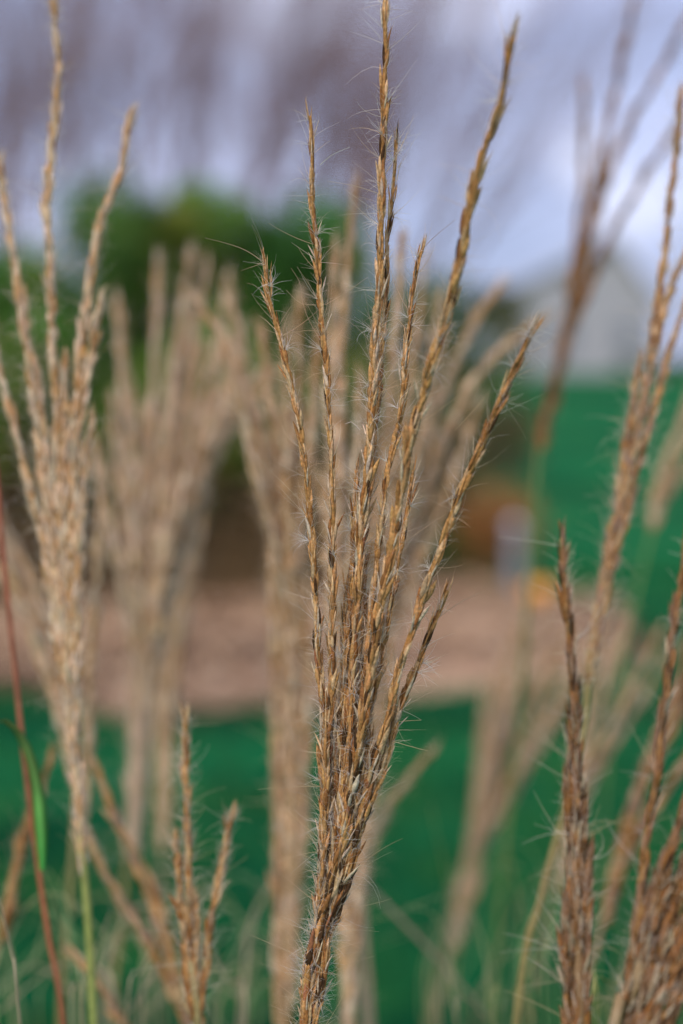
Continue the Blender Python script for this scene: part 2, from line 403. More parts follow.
for i in range(nr+1):
    ph = math.pi*i/nr
    for k in range(ns):
        th = 2*math.pi*k/ns; rr = .078*math.sin(ph)**.8*(1-.09*abs(math.cos(th*5)))
        z = .04+.052*(1-math.cos(ph)*1)-.012*math.exp(-((math.pi-ph)/.4)**2)
        m_.v.append(Vector((gq.x+rr*math.cos(th), gq.y+rr*math.sin(th), z))); m_.c.append((.85,.36,.05))
for i in range(nr):
    for k in range(ns): m_.f.append((i*ns+k, i*ns+(k+1)%ns, (i+1)*ns+(k+1)%ns, (i+1)*ns+k))
m_.build('rind', M_SMALL, root)
m_ = MB(); q = Vector((gq.x, gq.y, .125)); m_.tube([q, q+Vector((.004,0,.015)), q+Vector((.014,0,.028))], [.011,.008,.007], (.2,.17,.08), 6); m_.build('stalk', M_SMALL, root)
tag(root, 'small round orange gourd lying on the mulch beside the grey post', 'gourd')

# ------------------------------------------------------------------ plume grass
GOLD=(.58,.32,.125); TAN=(.64,.43,.23); BRN=(.32,.145,.05); DRK=(.085,.045,.022); PALE=(.66,.53,.38); RED=(.36,.15,.07)
PAL_F = [GOLD]*8+[TAN]*7+[BRN]*3+[(.46,.24,.09)]*4+[DRK]*1+[PALE]
PAL_LOW = [GOLD]*2+[TAN]*2+[BRN]*5+[DRK]*4+[RED]*1
PAL_B = [(.76,.55,.35)]*4+[(.80,.63,.45)]*5+[(.68,.45,.25)]*3+[(.64,.44,.29)]*3
PAL_D = [BRN]*4+[(.26,.14,.075)]*5+[(.36,.22,.13)]*2+[DRK]*4
ROOT_C = Vector((0, .70, 0))
def spikelet(mb, p, d, ln, r, col, rings=4, sides=5):
    d = d.normalized(); a = d.orthogonal().normalized()
    a = Matrix.Rotation(random.uniform(0,6.28),3,d) @ a; b = d.cross(a); bend = a*ln*random.uniform(-.05,.09); base = len(mb.v)
    c2 = (col[0]*.6, col[1]*.55, col[2]*.5); c3 = tuple(min(1,x*1.05+.01) for x in col)
    prof = ((0,.30),(.22,.85),(.5,1.0),(.78,.62),(1,.06)) if rings > 3 else ((0,.4),(.4,1),(1,.08))
    for (f, k) in prof:
        c = p+d*(ln*f)+bend*(f*f*4*.5); rr = r*k
        cc = c2 if f == 0 else (c3 if f == 1 else col)
        for s in range(sides):
            th = 2*math.pi*s/sides; mb.v.append(c+a*(math.cos(th)*rr*1.25)+b*(math.sin(th)*rr*.75)); mb.c.append(cc)
    for i in range(len(prof)-1):
        for s in range(sides):
            s2 = (s+1)%sides; mb.f.append((base+i*sides+s, base+i*sides+s2, base+(i+1)*sides+s2, base+(i+1)*sides+s))
def hair(mb, p, d, ln, r, col, curl=.3, segs=3):
    pts = [p]; dd = d.normalized(); c = rv(curl/segs)
    for i in range(segs):
        dd = (dd+c+rv(.05*curl)).normalized(); pts.append(pts[-1]+dd*(ln/segs))
    mb.tube(pts, [r*(1-.75*i/segs) for i in range(segs+1)], col, 3, cap=False)
HC = (.84,.75,.62); AC = (.74,.56,.36); SC = (.78,.62,.42)
def raceme(parent, pts, detail=2, pal=PAL_F, width=1.0, hairs=3.0, awns=0, label=None, low=None, gaps=.12, pal_low=None, hair_col=HC, hair_len=1.0, hair_r=1.0, strand=.3, tuft=0):
    """pts: base -> tip.  One spike of spikelets; its silk and awns are sub-parts"""
    sp, Ln = smooth(pts, .0011 if detail > 1 else .002)
    n = len(sp); st = Ln/(n-1); ph = random.uniform(0,6); sd_ = Vector((random.uniform(0,99),0,0))
    wob = (.00045 if detail > 1 else .0006)
    for i in range(n):
        q = Vector((i*st*55,0,0))+sd_; k = min(1, i/8)
        sp[i] = sp[i]+Vector((noise.noise(q), noise.noise(q+Vector((0,7,0)))*1, 0))*wob*1.5*k
    mb = MB(); hb = MB()
    mb.tube(sp, [(.00085*(1-.45*i/n))*width for i in range(n)], [jit((.44,.23,.08),.2) for _ in sp], 5)
    gap = .0020 if detail > 1 else .0028
    steps = int(Ln/gap); ang = random.uniform(0,6.28)
    tipn = []; tf = []
    for s in range(steps+1):
        f = s/max(1,steps); i = min(n-2, int(f*(n-1))); p = sp[i]; tg = (sp[i+1]-sp[i]).normalized()
        a = tg.orthogonal().normalized(); ang += math.pi*random.uniform(.75,1.2)
        empty_run = noise.noise(Vector((s*.25, ph, 3)))
        miss = gaps*(.5+f) + (.3 if empty_run > .32 else 0)
        pl = pal_low if (pal_low and random.random() < 1-min(1, f/ .55)) else pal
        for q in range(3 if detail > 1 else 2):
            if random.random() < miss: continue
            o = Matrix.Rotation(ang+q*random.uniform(.6,1.6), 3, tg) @ a
            l = random.uniform(.0060,.0095)*(1 if detail > 1 else 1.3)*(1-.2*f)*(1+.25*(width-1)); tp_ = 1-.25*f-.45*max(0, (f-.8)/.2); r = random.uniform(.00036,.00070)*width*tp_*(1 if detail > 1 else 1.15)
            d = tg + o*(random.uniform(-.03,.08) if random.random() > .05 else random.uniform(.12,.35)) + rv(.022)
            spikelet(mb, p+o*(.00055*width*random.uniform(.3,1.3)), d, l, r, jit(random.choice(pl), .22), 4 if detail > 1 else 2, 5 if detail > 1 else 4)
            if random.random() < .10 and detail > 1:   # gaping pale glume
                spikelet(mb, p+o*.0007, tg+o*random.uniform(.2,.45), l*.9, r*.5, jit(PALE,.1))
            tipn.append((p+o*.0008, tg, o)); tf.append(f)
    for (p, tg, o), ff in zip(tipn, tf):
        k = int(hairs*(.12+.88*min(1, ff/.5)**1.5)+random.random())
        if noise.noise(p*90) > .15: k = int(k*1.8)
        for _ in range(k):
            d = tg*random.uniform(.5,1.3)+(o+rv(.45))*random.uniform(.25,.9)
            hair(hb, p, d, random.uniform(.0025,.0065)*hair_len, .000040*hair_r, jit(hair_col,.12), .8, 3 if detail > 1 else 2)
        if detail > 1 and random.random() < tuft:
            for _ in range(random.randint(6,13)):
                d = tg*random.uniform(.2,1.0)+(o+rv(.35))*random.uniform(.5,1.0)
                hair(hb, p, d, random.uniform(.004,.0085), .000062, jit((.92,.88,.82),.08), 1.9, 5)
        if random.random() < strand*(.25+.75*min(1, ff/.45)):
            for _ in range(random.choice((1,1,2))):
                d = tg*random.uniform(.1,1.3)+(o+rv(.5))*random.uniform(.3,1.1)
                hair(hb, p, d, random.uniform(.005,.016)*hair_len, .000060*hair_r, jit(random.choice((hair_col,SC)),.15), random.choice((.2,.6,1.3)), 4)
    ob = mb.build('raceme', M_HUSK, parent)
    if label: ob['label'] = label
    if hb.v: hb.build('silky_hair', M_HAIR, ob)
    for _ in range(awns):
        p, tg, o = random.choice(tipn); ab = MB()
        d = tg*random.uniform(.2,1.2)+(o+rv(.3))*random.uniform(.5,1.1)
        hair(ab, p, d, random.choice([.006,.009,.012,.016,.022]), .00010, jit(AC,.2), .35, 6); ab.build('awn', M_HAIR, ob)
    for _ in range(2 if awns else 0):    # ends of the spike
        p, tg, o = tipn[-1]; ab = MB(); hair(ab, p, tg+rv(.25), random.uniform(.006,.012), .00007, jit(AC,.1), .3, 5); ab.build('awn', M_HAIR, ob)
    return ob
def pawn(ob, pix, r=.00008, col=AC):
    ab = MB(); pts, _ = smooth([P(*q) for q in pix], .002); m = len(pts)
    ab.tube(pts, [r*(1-.7*i/m) for i in range(m)], jit(col,.1), 4, cap=False); ab.build('awn', M_HAIR, ob)
def culm(parent, pix, r=.0011, col=(.30,.24,.10), col2=(.22,.26,.07), to_ground=True, name='stem', lean=0.0):
    """pix: top -> bottom of the visible part; goes on down to the soil"""
    pts = [P(*q) for q in pix]; top_n = len(pts)
    if to_ground:
        e = pts[-1]; g = Vector((e.x*.75+lean, e.y+.10*(1 if e.y < .7 else 0), 0)); d = (pts[-1]-pts[-2]).normalized()
        m1 = e+d*.22; m1.x = (m1.x+e.x*.9)/2; pts += [Vector((m1.x, m1.y, e.z-.3)), Vector((g.x, g.y, .45)), g]
    sp, Ln = smooth(pts, .012); m = len(sp); mb = MB()
    rad = [r*(1+.9*i/m) for i in range(m)]; cc = []
    for i in range(m):
        f = i/m; c = tuple(col[k]*(1-f)+col2[k]*f for k in range(3)); cc.append(jit(c,.08))
    for i in range(30, m, 19):      # nodes
        rad[i] *= 1.3; cc[i] = (.20,.10,.05)
    mb.tube(sp, rad, cc, 8); return mb.build(name, M_STEM, parent), sp
def leaf(parent, pts, w=.004, col=(.16,.26,.07), col2=None, label=None):
    sp, Ln = smooth(pts, .008); m = len(sp); mb = MB(); col2 = col2 or col; side = None
    for i, p in enumerate(sp):
        tg = (sp[min(m-1,i+1)]-sp[max(0,i-1)]).normalized(); s_ = tg.cross(Vector((0,-1,.25)));
        s_ = s_.normalized() if s_.length > 1e-4 else Vector((1,0,0))
        if side is not None and s_.dot(side) < 0: s_ = -s_
        side = s_ if side is None else (side*.7+s_*.3).normalized(); nn = tg.cross(side).normalized()
        f = i/(m-1); ww = w*min(1, .35+f*4)*(1-f**2.5)+.0002; c = jit(tuple(col[k]*(1-f)+col2[k]*f for k in range(3)), .06)
        pc = tuple(min(1,x*1.5+.05) for x in c)
        mb.v += [p-side*ww, p-side*ww*.12-nn*ww*.28, p+side*ww*.12-nn*ww*.28, p+side*ww, p+nn*.00015-nn*ww*.2]; mb.c += [c, pc, pc, c, c]
    for i in range(m-1):
        a = i*5; b = a+5
        for k in range(3): mb.f.append((a+k, a+k+1, b+k+1, b+k))
        mb.f.append((a+3, a+4, b+4, b+3)); mb.f.append((a+4, a, b, b+4))
    o = mb.build('leaf', M_LEAF, parent)
    if label: o['label'] = label
    return o
def low_leaves(parent, sp, n_, seed):
    """arching blades lower down the stalk"""
    random.seed(seed)
    for k in range(n_):
        i = int(len(sp)*random.uniform(.45,.8)); p = sp[i]; a = random.uniform(0,6.28); d = Vector((math.cos(a), abs(math.sin(a))*.8+.1, 0))
        l = random.uniform(.3,.5); pk = random.uniform(.12,.22)
        c = random.choice([(.10,.20,.06),(.16,.22,.08),(.34,.26,.14)])
        leaf(parent, [p, p+d*l*.2+Vector((0,0,pk*.8)), p+d*l*.55+Vector((0,0,pk)), p+d*l+Vector((0,0,-.05))], random.uniform(.003,.0055), c, (.30,.24,.12))
GRP = 'plume grass stalks'
def stalk(label, loc_pix):
    b = P(*loc_pix); root = empty('plume_grass_stalk', (b.x*.75, b.y+(.1 if b.y < .7 else 0), 0)); return tag(root, label, 'grass stalk', GRP)

# ---- central head, in focus
random.seed(101)
c0 = stalk('sharply focused golden brown seed head in the middle, spanning the full photo height', (304,1060,.435))
_, sp = culm(c0, [(338,840,.432),(326,900,.433),(314,980,.434),(302,1060,.435)], .0016, (.32,.20,.10)); low_leaves(c0, sp, 3, 5)
S = {}
FR = [ # tip -> base pixels with depth
 ('r1', [(264,258,.430),(270,300,.430),(286,360,.430),(300,430,.430),(309,500,.431),(316,600,.432),(321,700,.433),(323,800,.433),(321,880,.433)], 1.0, 11),
 ('r2', [(310,116,.428),(313,190,.428),(316,250,.428),(323,330,.429),(329,420,.429),(333,520,.430),(333,600,.430),(330,700,.431),(326,800,.432),(321,900,.433)], .92, 14),
 ('r3', [(386,-60,.424),(385,40,.424),(384,120,.424),(381,230,.425),(376,330,.426),(371,420,.427),(364,500,.428),(357,600,.429),(349,700,.430),(340,800,.431),(328,890,.432)], 1.18, 15),
 ('r3b',[(396,140,.430),(393,190,.430),(387,250,.431),(384,320,.433),(378,400,.434),(368,500,.434),(352,600,.434),(340,720,.434),(330,850,.434)], .85, 8),
 ('r4', [(421,250,.430),(412,300,.430),(407,350,.430),(398,420,.431),(387,480,.431),(379,540,.432),(370,620,.432),(358,710,.433),(345,810,.433),(330,910,.433)], .95, 16),
 ('r5', [(514,38,.372),(500,100,.376),(484,150,.381),(470,205,.386),(456,275,.392),(440,335,.398),(424,390,.404),(410,450,.409),(396,520,.414),(383,590,.418),(372,660,.422),(360,730,.425),(345,830,.429)], 1.35, 8),
 ('r6', [(533,330,.400),(516,365,.402),(500,400,.405),(480,448,.409),(460,496,.413),(443,540,.417),(424,595,.420),(406,650,.423),(392,700,.426),(375,760,.428),(350,850,.431)], 1.2, 8),
 ('r7', [(447,590,.428),(436,618,.428),(422,650,.428),(408,690,.429),(394,730,.430),(378,780,.431),(358,840,.432),(338,910,.433)], 1.1, 14),
 ('r8', [(345,585,.437),(344,660,.437),(340,740,.436),(333,820,.435),(324,900,.434)], .9, 4),
 ('r9', [(366,560,.436),(362,640,.436),(355,720,.436),(345,800,.435),(330,900,.434)], .9, 6),
 ('r10',[(398,500,.438),(385,580,.437),(372,660,.436),(358,750,.435),(335,880,.434)], .9, 6),
 ('r14',[(357,470,.437),(352,560,.437),(346,660,.437),(338,760,.436),(328,880,.435)], 1.0, 4),
 ('r15',[(413,470,.43),(402,540,.43),(388,620,.431),(372,700,.432),(352,800,.433),(334,900,.434)], .95, 6),
 ('r16',[(330,560,.436),(331,660,.436),(328,780,.436),(320,900,.435)], 1.0, 4),
 ('r17',[(384,590,.428),(374,660,.428),(362,740,.429),(346,830,.431),(328,930,.433)], 1.05, 5),
 ('r11',[(352,690,.428),(346,770,.429),(334,860,.431),(318,960,.433)], 1.1, 3),
 ('r12',[(326,740,.430),(325,820,.430),(319,900,.432),(308,1000,.434)], 1.1, 2),
 ('r13',[(370,740,.429),(356,800,.430),(338,880,.431),(318,980,.433)], 1.1, 3),
]
for (nm, pp, wd, aw) in FR:
    z_ = pp[-1]
    if z_[1] < 950: pp = pp+[(316+random.uniform(-10,9), 965, .434+random.uniform(-.004,.003))]
    if random.random() < .6 or z_[1] > 950: pp = pp+[(304+random.uniform(-8,10), 1050, .435+random.uniform(-.004,.003))]
    pts = [P(*q) for q in reversed(pp)]
    lb_ = {'r3':'tallest spike, leaving the top of the frame','r5':'tall spike leaning right, blurred at its tip','r7':'short spike with a ragged brown tip','r1':'leftmost spike of the head'}.get(nm)
    S[nm] = raceme(c0, pts, 2, PAL_F, wd*1.18, 1.5, aw+6 if aw < 12 else aw+3, lb_, gaps=.13, pal_low=PAL_LOW, strand=.34, tuft=.05+.05*(nm in ('r3','r4','r3b','r8')))
pawn(S['r1'], [(264,262,.430),(245,250,.429),(225,243,.428),(205,238,.427)], .00016, (.55,.42,.25))
pawn(S['r2'], [(320,165,.428),(332,155,.427),(350,147,.426)], .00014, (.75,.7,.65))
pawn(S['r2'], [(320,340,.428),(308,318,.427),(302,300,.427),(300,283,.427),(291,268,.427)], .0001)
pawn(S['r2'], [(316,305,.428),(300,303,.427),(286,290,.427)], .0001)
pawn(S['r2'], [(325,305,.428),(345,293,.427),(368,277,.427)], .0001)
pawn(S['r3'], [(380,194,.424),(355,186,.424),(327,181,.424)], .00012)
pawn(S['r4'], [(421,252,.430),(428,243,.429),(440,232,.428),(456,219,.427)], .00010, (.4,.25,.15))
pawn(S['r3'], [(360,430,.427),(352,422,.426),(345,424,.426)], .00012, HC)
pawn(S['r2'], [(300,500,.430),(275,475,.429),(250,449,.428)], .00009)
pawn(S['r1'], [(297,410,.430),(283,340,.431),(262,292,.432),(247,283,.432)], .0001)
pawn(S['r7'], [(385,738,.430),(402,744,.429),(428,751,.427)], .0001)
pawn(S['r7'], [(383,727,.430),(395,722,.429),(421,720,.428)], .0001)
pawn(S['r6'], [(455,330+100,.415),(470,415,.41),(488,393,.41)], .00008)
pawn(S['r5'], [(425,420,.41),(446,405,.408),(460,395,.406)], .0001)

WK = 1.62
def multi(root, tips, base, d, width=1.0, hairs=3, pal=PAL_B, detail=1, bow=.3, hair_len=1.2, hair_r=1.6, dvar=.02, hair_col=HC, gaps=.05, conv=None, strand=.3):
    """spikes fanning from one base point to listed tips"""
    width *= WK if detail == 1 else 1.12
    for tp in tips:
        if len(tp) > 2 and isinstance(tp[0], tuple): pix = tp
        else:
            u, v = tp[0], tp[1]; bu, bv = base
            dd = d + random.uniform(-dvar, dvar); k = random.uniform(.0,.5)*bow
            mu = bu+(u-bu)*(.42-k*.5); mv = bv+(v-bv)*.5
            pix = [(u,v,dd),(bu+(u-bu)*.75-(u-bu)*k*.25, bv+(v-bv)*.76, dd),(mu,mv,(dd+d)/2),(bu+(u-bu)*.12+random.uniform(-3,3), bv+(v-bv)*.22,d),(bu,bv,d)]
        if conv and not isinstance(tp[0], tuple):
            cx_, cy_ = conv; j_ = random.uniform(-6,6); k = random.uniform(-.05,.10)
            pix = [(u,v,dd),(u+(cx_-u)*(.35+k),v+(cy_-v)*.35,dd),(u+(cx_-u)*(.72+k*.6),v+(cy_-v)*.70,(dd+d)/2),(cx_+j_,cy_+random.uniform(-15,15),d),(cx_+(base[0]-cx_)*.5+j_*.6,(cy_+base[1])/2,d),(base[0],base[1],d)]
        pts = [P(*q) if len(q) > 2 else P(q[0],q[1],d) for q in reversed(pix)]
        raceme(root, pts, detail, pal, width, hairs, 0, gaps=gaps, hair_len=hair_len, hair_r=hair_r, hair_col=hair_col, strand=strand)

# ---- left head, slightly out of focus
random.seed(102); d = 0.53
h = stalk('tall pale tan seed head at the left, slightly blurred, on a thin green stem', (92,1060,d))
_, sp = culm(h, [(66,640,d),(72,740,d),(80,830,d),(88,920,d),(95,1060,d)], .0015, (.30,.32,.10), (.12,.28,.04)); low_leaves(h, sp, 3, 6)
multi(h, [
 [(53,-10),(57,60),(56,110),(48,190),(50,270),(53,350),(58,430),(60,520),(64,620),(70,720)],
 [(131,118),(120,170),(100,228),(88,290),(80,360),(75,450),(70,550),(70,640)],
 [(0,165),(8,220),(18,290),(30,370),(42,450),(52,540),(62,640)],
 [(-12,330),(5,390),(20,450),(38,520),(52,600),(64,680)],
 [(100,300),(88,370),(76,450),(72,540),(70,650)],
 [(66,360),(64,450),(64,540),(68,650)],[(36,370),(46,450),(54,540),(64,640)],[(92,420),(82,500),(76,600),(74,740)],[(48,470),(56,560),(66,660),(76,780),(82,860)],[(84,480),(76,580),(74,680),(78,780),(84,880)],[(60,540),(64,640),(72,740),(82,850)],[(24,300),(34,400),(46,500),(58,600),(68,700),(78,800)]], (66,700), d, 1.5, 3, PAL_B[:12]+[GOLD]*3, 2, hair_r=1.3)
# ---- second left head, softer
random.seed(103); d = 0.755
h = stalk('broad blurred beige seed head fanning open between the left head and the central one', (120,1060,d))
_, sp = culm(h, [(136,770,d),(132,810,d),(122,920,d),(112,1060,d)], .0015, (.30,.24,.10), (.20,.30,.08)); low_leaves(h, sp, 3, 7)
multi(h, [(118,300),(158,262),(190,255),(207,268),(229,280),(200,350),(178,330),(245,352),(222,345),
 (112,400),(130,390),(146,410),(175,370),(238,330),(236,365),(170,400),(196,300),(142,430),(186,420),(92,440),(128,460),(160,450),(205,420),
 [(268,388),(240,415),(212,455),(188,510),(168,570),(152,650),(140,740)],[(262,372),(232,405),(202,450),(176,520),(156,600),(142,720)],[(250,410),(222,440),(198,480),(174,540),(156,620),(142,720)],[(278,372),(250,400),(222,436),(196,484),(172,550),(154,640),(142,740)]], (132,860), d, 1.55, 5, [(.84,.66,.50)]*5+PAL_B[:9], 1, bow=.5, conv=(142,690), hair_r=2.2, hair_len=1.5, hair_col=(.92,.76,.58))
# a third, behind, at left
random.seed(104); d = 0.893
h = stalk('faint taupe seed head behind the two left ones, hanging over the mulch', (165,1060,d))
_, sp = culm(h, [(165,800,d),(160,900,d),(155,1060,d)], .0014, (.36,.28,.18)); low_leaves(h, sp, 2, 8)
multi(h, [(150,440),(182,470),(205,480),(168,510),(190,520)], (163,850), d, 1.6, 5, PAL_B, 1, hair_r=2.2, hair_col=(.58,.46,.38))
random.seed(105); d = 0.667
h = stalk('blurred tan seed head cut off by the left edge of the photo', (30,1100,d))
_, sp = culm(h, [(78,780,d),(70,900,d),(60,1060,d)], .0014); low_leaves(h, sp, 2, 9)
multi(h, [(-40,400),(-70,430),(-20,470),(105,470),(-60,380)], (84,820), d, 1.4, 5, PAL_B, 1, hair_r=2, hair_col=(.80,.64,.48))

# ---- heads right behind the central one
random.seed(106); d = 0.642
h = stalk('blurred beige seed head right behind the central one, spreading to its left', (280,1060,d))
_, sp = culm(h, [(292,970,d),(288,1010,d),(282,1060,d)], .0016, (.44,.33,.22)); low_leaves(h, sp, 3, 10)
multi(h, [(232,300),(222,345),(262,330),(285,330),(300,300),(320,330),(250,400),(275,410),(292,420),(310,440),[(196,300),(225,345),(250,400),(270,470),(285,560),(295,680)],[(272,520),(274,640),(276,760),(278,900),(280,1050)],[(304,560),(308,680),(306,760),(300,880)],[(268,450),(278,600),(288,740),(292,880),(286,1040)]], (291,990), d, 1.5, 4, PAL_B, 1, bow=.5, conv=(292,640), hair_r=2.2, hair_len=1.4, hair_col=(.90,.73,.53))
random.seed(107); d = 0.605
h = stalk('blurred tan seed head behind the central one with two upright tips beside its left spikes', (348,1060,d))
_, sp = culm(h, [(347,990,d),(347,1020,d),(346,1060,d)], .0016, (.40,.28,.18)); low_leaves(h, sp, 3, 11)
multi(h, [[(355,188),(348,260),(342,340),(338,450),(338,560),(340,700),(342,850)],[(335,245),(333,330),(330,430),(332,560),(338,700),(342,850)],[(403,235),(398,300),(388,400),(372,520),(356,680),(345,840)],(378,330),(360,380),(345,420),(320,480),(388,470),(365,520),[(378,620),(370,740),(362,860),(352,960),(345,1060)],[(350,600),(352,740),(350,880),(346,1060)],[(362,560),(366,700),(360,840),(352,950),(348,1060)],[(392,640),(380,740),(366,840),(354,960),(347,1060)]], (347,1010), d, 1.35, 4, PAL_B, 1, bow=.4, conv=(343,720), hair_r=1.8, hair_col=(.70,.56,.42))
random.seed(108); d = 0.718
h = stalk('pale blurred seed head behind the central one, spreading widely to its right', (380,1060,d))
_, sp = culm(h, [(362,860,d),(366,950,d),(372,1060,d)], .0016, (.40,.30,.20)); low_leaves(h, sp, 3, 12)
multi(h, [(425,255),(440,300),[(500,285),(470,330),(440,400),(415,480),(395,580),(375,700),(364,840)],[(545,318),(500,352),(462,400),(430,470),(402,570),(380,700),(364,840)],(452,425),(478,405),(415,330),(405,400),(430,480),(445,330),(395,360),[(432,752),(408,780),(385,812),(366,860)]], (363,880), d, 1.45, 4, PAL_B, 1, bow=.5, conv=(376,680), hair_r=2.2, hair_col=(.90,.73,.53))

# ---- upper right, strongly blurred, against the sky
random.seed(109); d = 0.843
h = stalk('strongly blurred brown seed head against the sky at upper right, over the grey house', (505,1060,d))
_, sp = culm(h, [(541,430,d),(534,500,d),(528,600,d),(515,760,d),(500,900,d),(490,1060,d)], .0012, (.20,.26,.08), (.16,.26,.07)); low_leaves(h, sp, 3, 13)
multi(h, [[(634,0),(618,80),(604,150),(590,220),(576,290),(560,360),(542,450)],[(690,15),(660,70),(630,125),(606,180),(588,250),(570,320),(545,430)],[(688,110),(655,160),(628,205),(604,250),(584,300),(562,360),(542,440)],[(583,80),(584,160),(578,230),(570,300),(558,370),(542,440)],[(600,150),(590,220),(574,300),(558,370),(541,440)]], (541,450), d, 1.5, 3, PAL_D, 1, hair_r=1.6, hair_col=(.55,.45,.38))
# ---- right edge head
random.seed(110); d = 0.53
h = stalk('tall reddish tan seed head at the right edge, one long spike reaching into the sky', (510,1060,d))
_, sp = culm(h, [(590,650,d),(585,720,d),(568,800,d),(543,890,d),(512,1060,d)], .0014, (.32,.25,.10), (.24,.26,.06)); low_leaves(h, sp, 3, 14)
multi(h, [[(681,95),(674,170),(666,240),(656,320),(644,400),(626,480),(610,560),(596,620),(588,670)],[(700,270),(680,320),(664,370),(648,430),(630,500),(612,570),(590,670)],[(690,240),(668,300),(655,350),(640,420),(622,500),(604,590),(590,680)],[(640,360),(630,420),(618,500),(604,580),(590,670)],[(655,350),(636,430),(616,520),(598,610),(588,690)]], (590,680), d, 1.25, 3, [TAN]*3+[GOLD]*3+[(.42,.25,.17)]*4+[BRN]*3, 2, hair_r=1.2)
random.seed(111); d = 0.893
h = stalk('blurred pinkish seed head at the right edge above a slender green stem', (600,1060,d))
_, sp = culm(h, [(655,520,d),(640,580,d),(622,660,d),(605,800,d),(590,1060,d)], .0012, (.14,.26,.08), (.14,.26,.08)); low_leaves(h, sp, 2, 15)
multi(h, [(705,380),(700,420),(715,440),(690,400)], (652,530), d, 1.4, 4, PAL_B, 1, hair_r=2, hair_col=(.66,.52,.44))

# ---- lower right fan
random.seed(112); d = 0.968
h = stalk('strongly blurred pale seed head at lower right, its tips fading over the mulch bed', (435,1080,d))
_, sp = culm(h, [(452,940,d),(442,990,d),(430,1060,d)], .0016, (.36,.30,.14), (.24,.28,.06)); low_leaves(h, sp, 3, 16)
multi(h, [(520,620),(548,612),(508,650),(570,625),(592,640),(535,660),(555,650),(496,680),(580,680),(530,640),(612,640)], (455,950), d, 1.5, 5, PAL_B, 1, bow=.7, conv=(470,870), hair_r=2, hair_col=(.80,.64,.50))
random.seed(113); d = 1.018
h = stalk('faint green and brown stalk left of the pale lower right seed head', (430,1080,d))
_, sp = culm(h, [(478,760,d),(468,850,d),(450,940,d),(425,1060,d)], .0018, (.34,.28,.14), (.20,.28,.06)); low_leaves(h, sp, 2, 17)
multi(h, [(495,670),(484,690)], (474,840), d, 1.2, 3, PAL_B, 1)
random.seed(114); d = 0.818
h = stalk('blurred tan seed head opening low between the dark spike and the right edge', (520,1060,d))
_, sp = culm(h, [(556,880,d),(540,950,d),(525,1060,d)], .0014, (.40,.30,.16), (.3,.28,.08)); low_leaves(h, sp, 2, 18)
multi(h, [(602,620),(628,618),(660,630),(615,650),(645,660),(590,650),(672,650)], (558,890), d, 1.3, 4, PAL_B, 1, bow=.6, conv=(572,820), hair_r=2, hair_col=(.64,.52,.42))
random.seed(115); d = 0.667
h = stalk('blurred pinkish brown seed head slanting up behind the dark bottom right corner head', (560,1060,d))
_, sp = culm(h, [(610,900,d),(595,950,d),(575,1060,d)], .0014, (.36,.24,.14), (.25,.28,.08)); low_leaves(h, sp, 2, 19)
multi(h, [(712,620),(700,660),(690,640),(720,700)], (606,925), d, 1.4, 3, [(.42,.26,.19)]*4+[TAN]*2+[BRN]*2, 1, hair_r=1.5, hair_col=(.55,.42,.34))
# ---- dark spike, lower right
random.seed(116); d = 0.385
h = stalk('narrow dark brown seed head with one pointed spike, lower right, not cut by the edge', (578,1080,d))
_, sp = culm(h, [(576,860,d),(577,950,d),(579,1080,d)], .0014, (.3,.18,.09)); low_leaves(h, sp, 2, 20)
multi(h, [[(562,538),(566,600),(571,660),(575,720),(577,790),(577,860)],[(571,640),(575,720),(578,800),(578,960)],[(566,780),(570,860),(572,950),(574,1060)],[(584,800),(585,870),(583,960),(580,1060)],[(575,760),(577,850),(579,950),(578,1060)],[(572,840),(568,920),(572,1050)],[(590,850),(588,940),(584,1060)],[(568,720),(573,800),(575,900),(576,1050)],[(582,880),(581,960),(579,1060)],[(563,900),(566,980),(570,1060)]], (577,1060), d, 1.05, .7, PAL_D, 2, strand=.12, gaps=.05)
# ---- bottom right corner
random.seed(117); d = 0.375
h = stalk('thick dark brown seed head filling the bottom right corner, splitting into several spikes', (600,1100,d))
_, sp = culm(h, [(640,960,d),(625,1020,d),(605,1100,d)], .0018, (.3,.2,.1)); low_leaves(h, sp, 2, 21)
multi(h, [[(686,540),(676,620),(666,700),(656,770),(648,830),(640,900),(625,1000),(612,1060)],[(700,770),(684,810),(664,865),(648,915),(632,980),(615,1060)],[(715,800),(692,850),(672,910),(650,970),(625,1060)],[(720,860),(700,900),(678,950),(655,1000),(630,1070)],[(668,880),(652,930),(636,990),(618,1060)],[(700,830),(670,900),(655,960),(640,1060)],[(660,900),(640,960),(622,1020),(608,1080)],[(735,880),(705,940),(680,1000),(650,1070)],[(690,900),(668,960),(645,1020),(625,1080)],[(676,850),(660,900),(644,950),(626,1010),(610,1070)],[(655,880),(642,930),(628,990),(612,1060)],[(720,820),(690,880),(666,940),(640,1010),(618,1070)],[(664,930),(650,980),(632,1040),(620,1080)],[(645,905),(632,960),(620,1020),(608,1080)],[(712,900),(688,950),(662,1000),(640,1070)],[(690,960),(672,1000),(650,1050),(640,1080)]], (610,1060), d, 1.12, .6, PAL_D, 2, strand=.10, gaps=.04)

